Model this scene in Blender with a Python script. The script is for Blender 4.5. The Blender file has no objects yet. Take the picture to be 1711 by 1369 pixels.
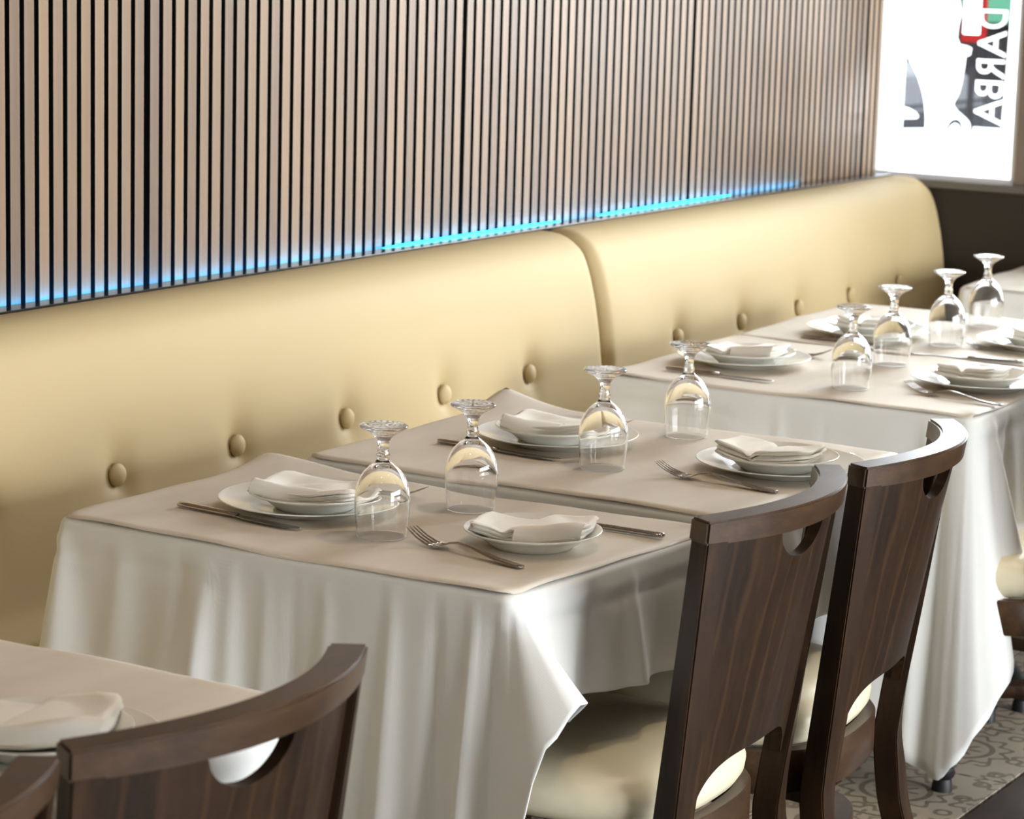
import bpy, bmesh, math, random
from mathutils import Vector, Matrix
random.seed(7)
S = bpy.context.scene
COL = S.collection
PI = math.pi

# ------------------------------------------------------------------ camera, sky, lights, exposure
cd = bpy.data.cameras.new('camera'); cam = bpy.data.objects.new('camera', cd); COL.objects.link(cam)
cd.sensor_width = 36.0; cd.lens = 4416.24 / 1711 * 36.0
cam.location = (0, 0, 1.6); cam.rotation_euler = (1.39408749, -0.02747614, -1.02841226)
cd.clip_start = 0.05; cd.clip_end = 200
cd.dof.use_dof = True; cd.dof.focus_distance = 3.85; cd.dof.aperture_fstop = 9.0
S.camera = cam
S.view_settings.view_transform = 'Standard'; S.view_settings.look = 'None'
S.view_settings.gamma = 1.0; S.view_settings.use_curve_mapping = False
S.view_settings.exposure = 0.13
S.cycles.use_denoising = True
S.cycles.max_bounces = 14; S.cycles.diffuse_bounces = 5; S.cycles.glossy_bounces = 6
S.cycles.transmission_bounces = 12; S.cycles.transparent_max_bounces = 16
S.cycles.sample_clamp_indirect = 6.0; S.cycles.blur_glossy = 0.6

wd = bpy.data.worlds.new('overcast_sky'); S.world = wd; wd.use_nodes = True
bg = wd.node_tree.nodes['Background']
bg.inputs[0].default_value = (0.90, 0.95, 1.0, 1); bg.inputs[1].default_value = 20.0

def area(name, loc, rot, sx, sy, power, col, portal=False):
    l = bpy.data.lights.new(name, 'AREA'); l.shape = 'RECTANGLE'; l.size = sx; l.size_y = sy
    l.energy = power; l.color = col
    o = bpy.data.objects.new(name, l); o.location = loc; o.rotation_euler = rot; COL.objects.link(o)
    if portal: l.cycles.is_portal = True
    return o
# daylight enters through the shopfront openings (portals only guide the sampling of the sky)
area('shopfront_portal', (7.16, 2.0, 1.78), (0, PI/2, 0), 1.7, 2.1, 1, (1, 1, 1), True)
area('side_portal', (3.55, -5.2, 1.45), (PI/2, 0, 0), 6.5, 2.1, 1, (1, 1, 1), True)
DOWN = [(1.9, 1.5), (3.5, 1.5), (5.1, 1.5), (1.9, -.4), (3.5, -.4), (5.1, -.4), (1.9, -2.6), (3.5, -2.6), (5.1, -2.6)]
DOWN_POWER = 7.5

# ------------------------------------------------------------------ helpers
def tag(o, label=None, cat=None, group=None, kind=None):
    if label: o['label'] = label
    if cat: o['category'] = cat
    if group: o['group'] = group
    if kind: o['kind'] = kind
    return o
def thing(name, loc, rz, label, cat, group=None):
    o = bpy.data.objects.new(name, None); o.empty_display_size = .05
    o.location = loc; o.rotation_euler = (0, 0, rz); COL.objects.link(o)
    return tag(o, label, cat, group)
def obj(name, bm, mat, parent=None, smooth=False, auto=None):
    me = bpy.data.meshes.new(name); bm.normal_update(); bm.to_mesh(me); bm.free()
    me.materials.append(mat)
    if smooth: me.polygons.foreach_set('use_smooth', [True] * len(me.polygons))
    if auto is not None:
        me.polygons.foreach_set('use_smooth', [True] * len(me.polygons))
        me.set_sharp_from_angle(angle=math.radians(auto))
    o = bpy.data.objects.new(name, me); COL.objects.link(o)
    if parent: o.parent = parent
    return o
def copy_tree(o, parent=None):
    c = o.copy(); COL.objects.link(c); c.parent = parent
    for ch in list(o.children): copy_tree(ch, c)
    return c
def relabel(o, label, group=None):
    o['label'] = label
    if group: o['group'] = group
    return o
def bx(bm, c, s, rot=None, bev=0.0):
    r = bmesh.ops.create_cube(bm, size=1.0)
    vs = r['verts']
    bmesh.ops.scale(bm, vec=s, verts=vs)
    if bev > 0:
        es = list({e for v in vs for e in v.link_edges})
        r2 = bmesh.ops.bevel(bm, geom=es, offset=bev, segments=2, affect='EDGES', profile=.6)
        vs = list({v for f in r2['faces'] for v in f.verts} | {v for v in vs if v.is_valid})
    if rot: bmesh.ops.rotate(bm, cent=(0, 0, 0), matrix=rot, verts=vs)
    bmesh.ops.translate(bm, vec=c, verts=vs)
    return bm
def lathe(prof, n=48, closed=False):
    bm = bmesh.new(); rings = []
    for r, z in prof:
        if r < 1e-6: rings.append([bm.verts.new((0, 0, z))])
        else: rings.append([bm.verts.new((r * math.cos(2*PI*i/n), r * math.sin(2*PI*i/n), z)) for i in range(n)])
    pairs = list(zip(rings[:-1], rings[1:]))
    if closed: pairs.append((rings[-1], rings[0]))
    for a, b in pairs:
        for i in range(n):
            j = (i + 1) % n
            if len(a) == 1 and len(b) == 1: continue
            if len(a) == 1: bm.faces.new((a[0], b[j], b[i]))
            elif len(b) == 1: bm.faces.new((a[i], a[j], b[0]))
            else: bm.faces.new((a[i], a[j], b[j], b[i]))
    bmesh.ops.recalc_face_normals(bm, faces=bm.faces)
    return bm
def loft(bm, rings, caps=True):
    V = [[bm.verts.new(p) for p in r] for r in rings]
    n = len(V[0])
    for a, b in zip(V[:-1], V[1:]):
        for i in range(n): bm.faces.new((a[i], a[(i+1) % n], b[(i+1) % n], b[i]))
    if caps: bm.faces.new(V[0][::-1]); bm.faces.new(V[-1])
    return V
def grid(bm, pts):
    V = [[bm.verts.new(p) for p in r] for r in pts]
    for a, b in zip(V[:-1], V[1:]):
        for i in range(len(a) - 1): bm.faces.new((a[i], a[i+1], b[i+1], b[i]))
    return V
def lerp(a, b, t): return a + (b - a) * t
def interp(keys, x):
    if x <= keys[0][0]: return keys[0][1:]
    for a, b in zip(keys[:-1], keys[1:]):
        if x <= b[0]:
            t = (x - a[0]) / max(1e-9, b[0] - a[0]); t = t * t * (3 - 2 * t)
            return tuple(lerp(p, q, t) for p, q in zip(a[1:], b[1:]))
    return keys[-1][1:]

# ------------------------------------------------------------------ materials
def mat(name, col=(.5, .5, .5), rough=.5, metal=0, spec=.5, sheen=0, coat=0):
    m = bpy.data.materials.new(name); m.use_nodes = True
    b = m.node_tree.nodes['Principled BSDF']
    b.inputs['Base Color'].default_value = (*col, 1); b.inputs['Roughness'].default_value = rough
    b.inputs['Metallic'].default_value = metal; b.inputs['Specular IOR Level'].default_value = spec
    if sheen: b.inputs['Sheen Weight'].default_value = sheen
    if coat: b.inputs['Coat Weight'].default_value = coat; b.inputs['Coat Roughness'].default_value = .35
    return m
def nd(m, t, **k):
    n = m.node_tree.nodes.new(t)
    for a, v in k.items(): setattr(n, a, v)
    return n
def lk(m, a, b): m.node_tree.links.new(a, b)
def P(m): return m.node_tree.nodes['Principled BSDF']
def noise(m, scale, detail=4, vec=None, sc=(1, 1, 1), coord='Object', rough=.5):
    if vec is None:
        tc = nd(m, 'ShaderNodeTexCoord'); mp = nd(m, 'ShaderNodeMapping'); mp.inputs['Scale'].default_value = sc
        lk(m, tc.outputs[coord], mp.inputs['Vector']); vec = mp.outputs[0]
    n = nd(m, 'ShaderNodeTexNoise'); n.inputs['Scale'].default_value = scale; n.inputs['Detail'].default_value = detail
    n.inputs['Roughness'].default_value = rough
    lk(m, vec, n.inputs['Vector']); return n
def ramp(m, fac, stops):
    r = nd(m, 'ShaderNodeValToRGB'); e = r.color_ramp.elements
    while len(e) < len(stops): e.new(.5)
    for i, (p, c) in enumerate(stops): e[i].position = p; e[i].color = (*c, 1)
    lk(m, fac, r.inputs[0]); return r
def bump(m, h, strength, dist=.001):
    b = nd(m, 'ShaderNodeBump'); b.inputs['Strength'].default_value = strength; b.inputs['Distance'].default_value = dist
    lk(m, h, b.inputs['Height']); lk(m, b.outputs[0], P(m).inputs['Normal']); return b
def mth(m, op, a, b=None):
    n = nd(m, 'ShaderNodeMath', operation=op)
    for i, v in enumerate((a, b)):
        if v is None: continue
        if isinstance(v, (int, float)): n.inputs[i].default_value = v
        else: lk(m, v, n.inputs[i])
    return n.outputs[0]

def wood(name, dark, light, sc, rough=.38, spec=.5, coat=0, vary=0.0, coord='Object'):
    m = mat(name, rough=rough, spec=spec, coat=coat)
    n1 = noise(m, 3.0, 6, sc=sc, coord=coord, rough=.62)
    n2 = noise(m, 22.0, 5, sc=sc, coord=coord, rough=.7)
    mix = mth(m, 'ADD', mth(m, 'MULTIPLY', n1.outputs[0], .7), mth(m, 'MULTIPLY', n2.outputs[0], .3))
    if vary:
        oi = nd(m, 'ShaderNodeObjectInfo')
        mix = mth(m, 'ADD', mix, mth(m, 'MULTIPLY', mth(m, 'SUBTRACT', oi.outputs['Random'], .5), vary))
    r = ramp(m, mix, [(.30, dark), (.70, light)])
    lk(m, r.outputs[0], P(m).inputs['Base Color'])
    bump(m, n2.outputs[0], .15, .0006)
    return m
M = {}
M['slat'] = wood('slat_oak', (.128, .070, .029), (.25, .147, .067), (3, 3, .25), rough=.46, spec=.65, coat=.08, vary=.32)
M['backing'] = mat('black_felt', (.006, .006, .006), .8, spec=.2)
M['ledge'] = mat('black_ledge', (.022, .022, .021), .16, spec=.6)
M['chair'] = wood('dark_walnut_stain', (.009, .0048, .0026), (.041, .021, .0098), (5, 5, .8), rough=.45, spec=.18, coat=.02)
# extra lighter veins on the chair wood
def add_veins(m):
    w = nd(m, 'ShaderNodeTexWave', wave_type='BANDS', bands_direction='X'); w.inputs['Scale'].default_value = 5
    w.inputs['Distortion'].default_value = 9; w.inputs['Detail'].default_value = 3; w.inputs['Detail Scale'].default_value = .8
    tc = nd(m, 'ShaderNodeTexCoord'); mp = nd(m, 'ShaderNodeMapping'); mp.inputs['Scale'].default_value = (1.6, 1.6, .32)
    lk(m, tc.outputs['Object'], mp.inputs['Vector']); lk(m, mp.outputs[0], w.inputs['Vector'])
    r = ramp(m, w.outputs[0], [(.88, (0, 0, 0)), (1.0, (.16, .16, .16))])
    old = P(m).inputs['Base Color'].links[0].from_socket
    mx = nd(m, 'ShaderNodeMix', data_type='RGBA')
    lk(m, r.outputs[0], mx.inputs['Factor']); lk(m, old, mx.inputs['A']); mx.inputs['B'].default_value = (.12, .058, .024, 1)
    lk(m, mx.outputs['Result'], P(m).inputs['Base Color'])
add_veins(M['chair'])
M['rail'] = wood('walnut_rail', (.022, .0115, .0058), (.088, .046, .021), (1.2, 9, 9), rough=.34, spec=.4, coat=.12)
def leather(name, col, rough=.36, spec=.4):
    m = mat(name, col, rough, spec=spec)
    v = nd(m, 'ShaderNodeTexVoronoi'); v.inputs['Scale'].default_value = 650
    tc = nd(m, 'ShaderNodeTexCoord'); lk(m, tc.outputs['Object'], v.inputs['Vector'])
    bump(m, v.outputs['Distance'], .12, .0006); return m
M['booth'] = leather('tan_vinyl', (.475, .365, .192), .62, .25)
M['booth_dark'] = leather('tan_vinyl_welt', (.30, .21, .09), .6, .25)
M['cushion'] = leather('cream_vinyl', (.78, .70, .50), .30)
def cloth(name, col, k=1.0):
    m = mat(name, col, .88, spec=.15, sheen=.15)
    tc = nd(m, 'ShaderNodeTexCoord')
    w1 = nd(m, 'ShaderNodeTexWave', bands_direction='X'); w2 = nd(m, 'ShaderNodeTexWave', bands_direction='Z')
    for w in (w1, w2):
        w.inputs['Scale'].default_value = 260; w.inputs['Distortion'].default_value = 1.0; lk(m, tc.outputs['Object'], w.inputs['Vector'])
    n = noise(m, 7, 4)
    h = mth(m, 'ADD', mth(m, 'MULTIPLY', mth(m, 'ADD', w1.outputs[0], w2.outputs[0]), .12), mth(m, 'MULTIPLY', n.outputs[0], 5.0 * k))
    bump(m, h, .25, .0012); return m
M['cloth'] = cloth('white_linen', (.80, .80, .765))
M['napkin'] = cloth('ivory_napkin', (.92, .89, .82), .3)
M['paper'] = mat('table_paper', (.62, .55, .47), .62, spec=.35)
_n = noise(M['paper'], 5, 5, sc=(1, 2.5, 1)); _r = ramp(M['paper'], _n.outputs[0], [(.3, (.63, .565, .475)), (.7, (.73, .665, .57))])
lk(M['paper'], _r.outputs[0], P(M['paper']).inputs['Base Color']); bump(M['paper'], _n.outputs[0], .35, .004)
M['china'] = mat('white_china', (.86, .86, .81), .07, spec=.6, coat=.5)
M['steel'] = mat('stainless_steel', (.42, .385, .35), .15, metal=1.0)
M['blade'] = mat('knife_steel', (.34, .33, .32), .22, metal=1.0)
M['iron'] = mat('black_cast_iron', (.012, .012, .012), .5)
M['tabletop'] = mat('table_board', (.10, .06, .035), .5)
g = bpy.data.materials.new('goblet_glass'); g.use_nodes = True
P(g).inputs['Base Color'].default_value = (1, 1, 1, 1); P(g).inputs['Roughness'].default_value = 0.0
P(g).inputs['Transmission Weight'].default_value = 1.0; P(g).inputs['IOR'].default_value = 1.5
M['glass'] = g
def pane_mat(name, tint):
    m = bpy.data.materials.new(name); m.use_nodes = True; nt = m.node_tree
    nt.nodes.remove(P(m)); out = nt.nodes['Material Output']
    t = nd(m, 'ShaderNodeBsdfTransparent'); t.inputs[0].default_value = (*tint, 1)
    gl = nd(m, 'ShaderNodeBsdfGlossy'); gl.inputs['Roughness'].default_value = 0.0
    fr = nd(m, 'ShaderNodeFresnel'); fr.inputs[0].default_value = 1.45
    mx = nd(m, 'ShaderNodeMixShader'); lk(m, fr.outputs[0], mx.inputs[0]); lk(m, t.outputs[0], mx.inputs[1]); lk(m, gl.outputs[0], mx.inputs[2])
    lk(m, mx.outputs[0], out.inputs[0]); return m
M['pane'] = pane_mat('window_pane', (.97, .98, .98))
def film_mat(name, col):
    m = bpy.data.materials.new(name); m.use_nodes = True; nt = m.node_tree
    nt.nodes.remove(P(m)); out = nt.nodes['Material Output']
    a = nd(m, 'ShaderNodeBsdfDiffuse'); a.inputs[0].default_value = (*col, 1)
    t = nd(m, 'ShaderNodeBsdfTranslucent'); t.inputs[0].default_value = (*col, 1)
    mx = nd(m, 'ShaderNodeMixShader'); mx.inputs[0].default_value = .6
    lk(m, a.outputs[0], mx.inputs[1]); lk(m, t.outputs[0], mx.inputs[2]); lk(m, mx.outputs[0], out.inputs[0]); return m
M['film'] = film_mat('white_window_film', (.9, .9, .9))
M['film_grey'] = film_mat('grey_window_film', (.6, .61, .62))
M['wallpaint'] = mat('warm_wall_paint', (.42, .35, .27), .8)
M['ceiling'] = mat('ceiling_paint', (.42, .36, .30), .9)
M['darkpanel'] = mat('dark_brown_panel', (.020, .015, .012), .45)
M['sill'] = mat('sill_laminate', (.13, .115, .10), .3)
M['post'] = mat('bronze_post', (.22, .17, .13), .4)
def emis(name, col, st):
    m = mat(name, col, .5); P(m).inputs['Emission Color'].default_value = (*col, 1); P(m).inputs['Emission Strength'].default_value = st; return m
M['led'] = emis('cyan_led', (.0, .30, 1.0), 45.0)
M['ledglow'] = emis('cyan_led_face', (.01, .85, 1.0), 2.6)
M['lamp'] = emis('lamp_disc', (1.0, .85, .65), 4.0)
M['grout'] = mat('dark_grout', (.10, .09, .075), .9)
M['planks'] = wood('dark_floor_planks', (.018, .010, .006), (.05, .03, .018), (1.2, 10, 10), rough=.4, vary=.3)

def tile_mat():
    m = mat('patterned_tile', rough=.34, spec=.4)
    tc = nd(m, 'ShaderNodeTexCoord'); sp = nd(m, 'ShaderNodeSeparateXYZ'); lk(m, tc.outputs['Object'], sp.inputs[0])
    x, y = sp.outputs[0], sp.outputs[1]
    r = mth(m, 'SQRT', mth(m, 'ADD', mth(m, 'MULTIPLY', x, x), mth(m, 'MULTIPLY', y, y)))
    th = mth(m, 'ARCTAN2', y, x)
    def band(v, c, w): return mth(m, 'LESS_THAN', mth(m, 'ABSOLUTE', mth(m, 'SUBTRACT', v, c)), w)
    def MX(a, b): return mth(m, 'MAXIMUM', a, b)
    c8 = mth(m, 'COSINE', mth(m, 'MULTIPLY', th, 8))
    c4 = mth(m, 'COSINE', mth(m, 'MULTIPLY', th, 4))
    ring1 = band(r, .066, .006)
    pet = mth(m, 'MULTIPLY', mth(m, 'LESS_THAN', r, mth(m, 'ADD', .026, mth(m, 'MULTIPLY', c8, .022))), mth(m, 'GREATER_THAN', r, .006))
    # scrolls: wavy closed line around the medallion, and arcs from the corners
    sc1 = band(mth(m, 'ADD', r, mth(m, 'MULTIPLY', mth(m, 'SINE', mth(m, 'MULTIPLY', th, 12)), .010)), .096, .0058)
    ax = mth(m, 'SUBTRACT', mth(m, 'ABSOLUTE', x), .165); ay = mth(m, 'SUBTRACT', mth(m, 'ABSOLUTE', y), .165)
    rc = mth(m, 'SQRT', mth(m, 'ADD', mth(m, 'MULTIPLY', ax, ax), mth(m, 'MULTIPLY', ay, ay)))
    tcn = mth(m, 'ARCTAN2', ay, ax)
    cr = MX(band(mth(m, 'ADD', rc, mth(m, 'MULTIPLY', mth(m, 'COSINE', mth(m, 'MULTIPLY', tcn, 12)), .008)), .052, .006),
            mth(m, 'LESS_THAN', rc, mth(m, 'ADD', .020, mth(m, 'MULTIPLY', mth(m, 'COSINE', mth(m, 'MULTIPLY', tcn, 8)), .012))))
    ex = mth(m, 'SUBTRACT', mth(m, 'ABSOLUTE', x), .165)
    re = mth(m, 'SQRT', mth(m, 'ADD', mth(m, 'MULTIPLY', ex, ex), mth(m, 'MULTIPLY', y, y)))
    ey = mth(m, 'SUBTRACT', mth(m, 'ABSOLUTE', y), .165)
    rf = mth(m, 'SQRT', mth(m, 'ADD', mth(m, 'MULTIPLY', ey, ey), mth(m, 'MULTIPLY', x, x)))
    te = mth(m, 'ARCTAN2', y, ex); tf = mth(m, 'ARCTAN2', ey, x)
    e1 = MX(band(mth(m, 'ADD', re, mth(m, 'MULTIPLY', mth(m, 'COSINE', mth(m, 'MULTIPLY', te, 6)), .009)), .040, .006),
            band(mth(m, 'ADD', rf, mth(m, 'MULTIPLY', mth(m, 'COSINE', mth(m, 'MULTIPLY', tf, 6)), .009)), .040, .006))
    e2 = MX(mth(m, 'LESS_THAN', re, mth(m, 'ADD', .014, mth(m, 'MULTIPLY', mth(m, 'COSINE', mth(m, 'MULTIPLY', te, 4)), .008))),
            mth(m, 'LESS_THAN', rf, mth(m, 'ADD', .014, mth(m, 'MULTIPLY', mth(m, 'COSINE', mth(m, 'MULTIPLY', tf, 4)), .008))))
    leaf = band(mth(m, 'MULTIPLY', mth(m, 'SINE', mth(m, 'MULTIPLY', x, 62)), mth(m, 'SINE', mth(m, 'MULTIPLY', y, 62))), .62, .19)
    leaf = mth(m, 'MULTIPLY', leaf, mth(m, 'GREATER_THAN', r, .11))
    mask = MX(MX(MX(ring1, pet), MX(sc1, cr)), MX(MX(e1, e2), leaf))
    mx = nd(m, 'ShaderNodeMix', data_type='RGBA'); lk(m, mask, mx.inputs['Factor'])
    mx.inputs['A'].default_value = (.42, .36, .28, 1); mx.inputs['B'].default_value = (.21, .175, .13, 1)
    lk(m, mx.outputs['Result'], P(m).inputs['Base Color'])
    return m
M['tile'] = tile_mat()

# ------------------------------------------------------------------ setting: floor, walls, ceiling, window
XF, YW, ZC = 6.99, 2.98, 2.9     # shopfront plane, slatted wall face, ceiling height
XL, YR = -4.0, -5.1
bm = bmesh.new(); bx(bm, ((XL+XF)/2, (YR+YW)/2, -.06), (XF-XL+.3, YW-YR+.3, .1))
floor = tag(obj('floor', bm, M['grout']), kind='structure')
T = .33
tb = bmesh.new(); bx(tb, (0, 0, -.005), (T-.004, T-.004, .010), bev=.0012)
t0 = None
for i in range(-4, 9):
    for j in range(4):
        cx, cy = 4.931 + T * i, 1.855 + T * j
        if cx > XF - .1 or cy > YW: continue
        if t0 is None: t0 = obj('tile', tb, M['tile'], floor); o = t0
        else: o = t0.copy(); COL.objects.link(o)
        o.location = (cx, cy, 0)
        o.rotation_euler = (0, 0, PI/2 * ((i + j) % 4))
pb = bmesh.new(); bx(pb, (0, 0, -.005), (2.7, .146, .010), bev=.0015)
p0 = None
for j in range(44):
    for i in range(4):
        y = 1.612 - .15 * j
        if y < YR + .05: continue
        x = -2.6 + 2.71 * i + (j % 3) * .0
        if p0 is None: p0 = obj('plank', pb, M['planks'], floor); o = p0
        else: o = p0.copy(); COL.objects.link(o)
        o.location = (x, y, 0)

bm = bmesh.new(); bx(bm, ((XL+XF)/2, YW+.075, ZC/2), (XF-XL+.3, .10, ZC))
wall_back = tag(obj('wall_back', bm, M['backing']), kind='structure')
# 29-slat panels; the seam between panels is a little wider
PITCH, SW = .03644, .0245
sb = bmesh.new(); bx(sb, (0, 0, 0), (SW, .018, ZC-.955-.02), bev=.0008)
s0 = None; seam0 = 3.705
for pnl in range(-4, 4):
    xs0 = seam0 + pnl * (PITCH * 29)
    for k in range(29):
        x = xs0 + .004 + PITCH * (k + .5) * (29 * PITCH - .006) / (29 * PITCH)
        if x > 6.975 or x < -.5: continue
        if s0 is None:
            s0 = obj('slat', sb, M['slat'], wall_back); o = s0; s0.data.materials.append(M['backing'])
            for pf in s0.data.polygons: pf.material_index = 0 if pf.normal.y < -.5 else 1
        else: o = s0.copy(); COL.objects.link(o)
        o.location = (x, YW + .009, (.955 + ZC) / 2)
bm = bmesh.new(); bx(bm, ((XL+XF)/2, YR-.05+.0, ZC/2), (.01, .01, .01))
bm.free()
def opening_wall(name, axis, pos, a0, a1, holes, m):
    """wall slab with rectangular openings; holes = (a0,a1,z0,z1)"""
    bm = bmesh.new(); cur = a0
    def slab(p0, p1, z0, z1):
        if p1 - p0 < .002 or z1 - z0 < .002: return
        if axis == 'x': bx(bm, (pos, (p0+p1)/2, (z0+z1)/2), (.05, p1-p0, z1-z0))
        else: bx(bm, ((p0+p1)/2, pos, (z0+z1)/2), (p1-p0, .12, z1-z0))
    for h in sorted(holes):
        slab(cur, h[0], 0, ZC); slab(h[0], h[1], 0, h[2]); slab(h[0], h[1], h[3], ZC); cur = h[1]
    slab(cur, a1, 0, ZC)
    return tag(obj(name, bm, m), kind='structure')
wins = [(2.572, 3.04, .962, 2.6), (1.05, 2.44, .962, 2.6)]
wf = opening_wall('wall_right', 'x', XF + .035, YR, YW + .12, wins, M['post'])
bm = bmesh.new(); bx(bm, (XF + .004, (YR + YW) / 2, .47), (.010, YW - YR, .94))
obj('wainscot_panel', bm, M['darkpanel'], wf)
bm = bmesh.new(); bx(bm, (XF + .0, (YR + YW) / 2, .953), (.05, YW - YR - .02, .022), bev=.003)
tag(obj('trim_1', bm, M['sill']), kind='structure')
opening_wall('wall_front', 'y', YR - .06, XL, XF, [(0.3, 6.8, .4, 2.5)], M['wallpaint'])
bm = bmesh.new(); bx(bm, (XL - .05, (YR+YW)/2, ZC/2), (.1, YW-YR+.3, ZC)); tag(obj('wall_left', bm, M['wallpaint']), kind='structure')
bm = bmesh.new(); bx(bm, ((XL+XF)/2, (YR+YW)/2, ZC+.05), (XF-XL+.3, YW-YR+.3, .1)); tag(obj('ceiling', bm, M['ceiling']), kind='structure')

def window_unit(n, y0, y1, z0, z1):
    f = bmesh.new(); w = .014; X = XF + .03
    for c, s in [((X, (y0+y1)/2, z0+w/2), (.03, y1-y0, w)), ((X, (y0+y1)/2, z1-w/2), (.03, y1-y0, w)),
                 ((X, y0+w/2, (z0+z1)/2), (.03, w, z1-z0-2*w)), ((X, y1-w/2, (z0+z1)/2), (.03, w, z1-z0-2*w))]:
        bx(f, c, s)
    fo = tag(obj('window_%d' % n, f, M['whiteframe']), kind='structure')
    p = bmesh.new(); bx(p, (X + .005, (y0+y1)/2, (z0+z1)/2), (.006, y1-y0-2*w, z1-z0-2*w)); obj('pane', p, M['pane'], fo)
    return fo
M['whiteframe'] = mat('white_frame', (.8, .8, .8), .4)
w1 = window_unit(1, *wins[0])
for i, w in enumerate(wins[1:]): window_unit(i + 2, *w)
# window film with cut-out shapes and mirrored lettering (seen from indoors)
def curve_plate(name, splines, m, parent, x, th=.0012):
    cu = bpy.data.curves.new(name, 'CURVE'); cu.dimensions = '2D'; cu.fill_mode = 'BOTH'; cu.extrude = 0.0
    for pts, smooth in splines:
        s = cu.splines.new('POLY'); s.points.add(len(pts) - 1); s.use_cyclic_u = True
        for i, (a, b) in enumerate(pts):
            a, b = gp(a, b); s.points[i].co = (-a, b, 0, 1)
    to = bpy.data.objects.new(name, cu); COL.objects.link(to)
    dg = bpy.context.evaluated_depsgraph_get(); me = bpy.data.meshes.new_from_object(to.evaluated_get(dg))
    bpy.data.objects.remove(to)
    # local (u,v,w) -> world: u -> -y, v -> z, w -> -x
    me.transform(Matrix(((0, 0, -1, x), (-1, 0, 0, 0), (0, 1, 0, 0), (0, 0, 0, 1))))
    me.materials.clear(); me.materials.append(m)
    o = bpy.data.objects.new(name, me); COL.objects.link(o)
    if parent: o.parent = parent
    return o
XG = XF + .030
KG = XG / 7.07
def gp(a, b): return (a * KG, 1.6 + (b - 1.6) * KG)
holeA = [(2.942, 1.300), (2.932, 1.288), (2.92, 1.268), (2.905, 1.243), (2.89, 1.207), (2.882, 1.18), (2.878, 1.157), (2.874, 1.125), (2.874, 1.1), (2.942, 1.095), (2.941, 1.121), (2.902, 1.124), (2.896, 1.127), (2.894, 1.132), (2.898, 1.138), (2.904, 1.144), (2.923, 1.153), (2.942, 1.157)]
holeB = [(2.80, 2.3), (2.81, 1.9), (2.80, 1.6), (2.79, 1.463), (2.782, 1.43), (2.788, 1.396), (2.791, 1.359), (2.782, 1.34), (2.761, 1.337), (2.746, 1.331), (2.749, 1.311), (2.762, 1.306), (2.764, 1.281), (2.77, 1.23), (2.777, 1.20), (2.79, 1.175), (2.789, 1.168), (2.778, 1.154), (2.754, 1.137), (2.744, 1.128), (2.738, 1.118), (2.736, 1.101), (2.647, 1.101), (2.642, 1.253), (2.638, 1.468), (2.636, 1.9), (2.636, 2.3)]
cres = [(2.811, 1.1), (2.801, 1.119), (2.793, 1.127), (2.784, 1.13), (2.774, 1.129), (2.767, 1.123), (2.759, 1.105), (2.766, 1.103), (2.769, 1.111), (2.774, 1.116), (2.785, 1.12), (2.797, 1.111), (2.805, 1.099)]
outer = [(3.04, .974), (3.04, 2.58), (2.606, 2.58), (2.606, .974)]
curve_plate('window_film', [(outer, 0), (holeA, 0), (holeB, 0), (cres, 0)], M['film'], w1, XG)
for q in ([(2.915, 1.012), (2.90, 1.004), (2.862, .997), (2.859, .986), (2.88, .988), (2.905, .998)], [(2.841, 1.000), (2.80, .996), (2.803, .984), (2.838, .986)]):
    curve_plate('window_film_mark', [(q, 0)], M['film_grey'], w1, XG - .002, .001)
def letter(ch, z0, z1, ya, yb, parent):
    """glyph read from outdoors, turned to run downwards: cap height along -y (ya wall side .. yb), width from z0 (top) to z1"""
    cu = bpy.data.curves.new('letter', 'FONT'); cu.body = ch; cu.size = 1; cu.extrude = .0; cu.offset = .006
    to = bpy.data.objects.new('letter', cu); COL.objects.link(to)
    dg = bpy.context.evaluated_depsgraph_get(); me = bpy.data.meshes.new_from_object(to.evaluated_get(dg))
    bpy.data.objects.remove(to)
    xs = [v.co.x for v in me.vertices]; ys = [v.co.y for v in me.vertices]
    x0, x1, y0, y1 = min(xs), max(xs), min(ys), max(ys)
    for v in me.vertices:
        u = (v.co.x - x0) / (x1 - x0); w = (v.co.y - y0) / (y1 - y0)
        v.co = (XG - .0015, yb + (ya - yb) * w, z0 + (z1 - z0) * u)
    me.materials.clear(); me.materials.append(M['film'])
    o = bpy.data.objects.new('letter', me); COL.objects.link(o); o.parent = parent; return o
for ch, a, b in [('D', 1.440, 1.388), ('A', 1.382, 1.308), ('R', 1.302, 1.248), ('B', 1.243, 1.194), ('A', 1.192, 1.119), ('R', 1.112, 1.055)]:
    letter(ch, gp(0, a)[1], gp(0, b)[1], gp(2.729, 0)[0], gp(2.646, 0)[0], w1)

# ledge and led strip under the slats
bm = bmesh.new(); bx(bm, (3.3, 2.940, .958), (7.34, .046, .030), bev=.001)
tag(obj('trim_2', bm, M['ledge']), kind='structure')
led = tag(thing('led_strip', (0, 0, 0), 0, 'blue glowing light strip along the foot of the slatted wall, above the banquette', 'light strip'))
bm = bmesh.new()
bx(bm, (2.95, 2.969, .9615), (7.05, .011, .003)); obj('led_tape', bm, M['led'], led)
for a, b in [(4.44, 5.16), (5.33, 6.02)]:
    bm = bmesh.new(); n = 10
    rings = []
    for i in range(n + 1):
        t = i / n; h = .0030 * math.sin(PI * min(1, max(0, t))) ** .4 + .0006
        x = lerp(a, b, t); rings.append([(x, 2.961, .973), (x, 2.9635, .973), (x, 2.9635, .9735 + h), (x, 2.961, .9735 + h)])
    loft(bm, rings); obj('light_diffuser', bm, M['ledglow'], led)

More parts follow.
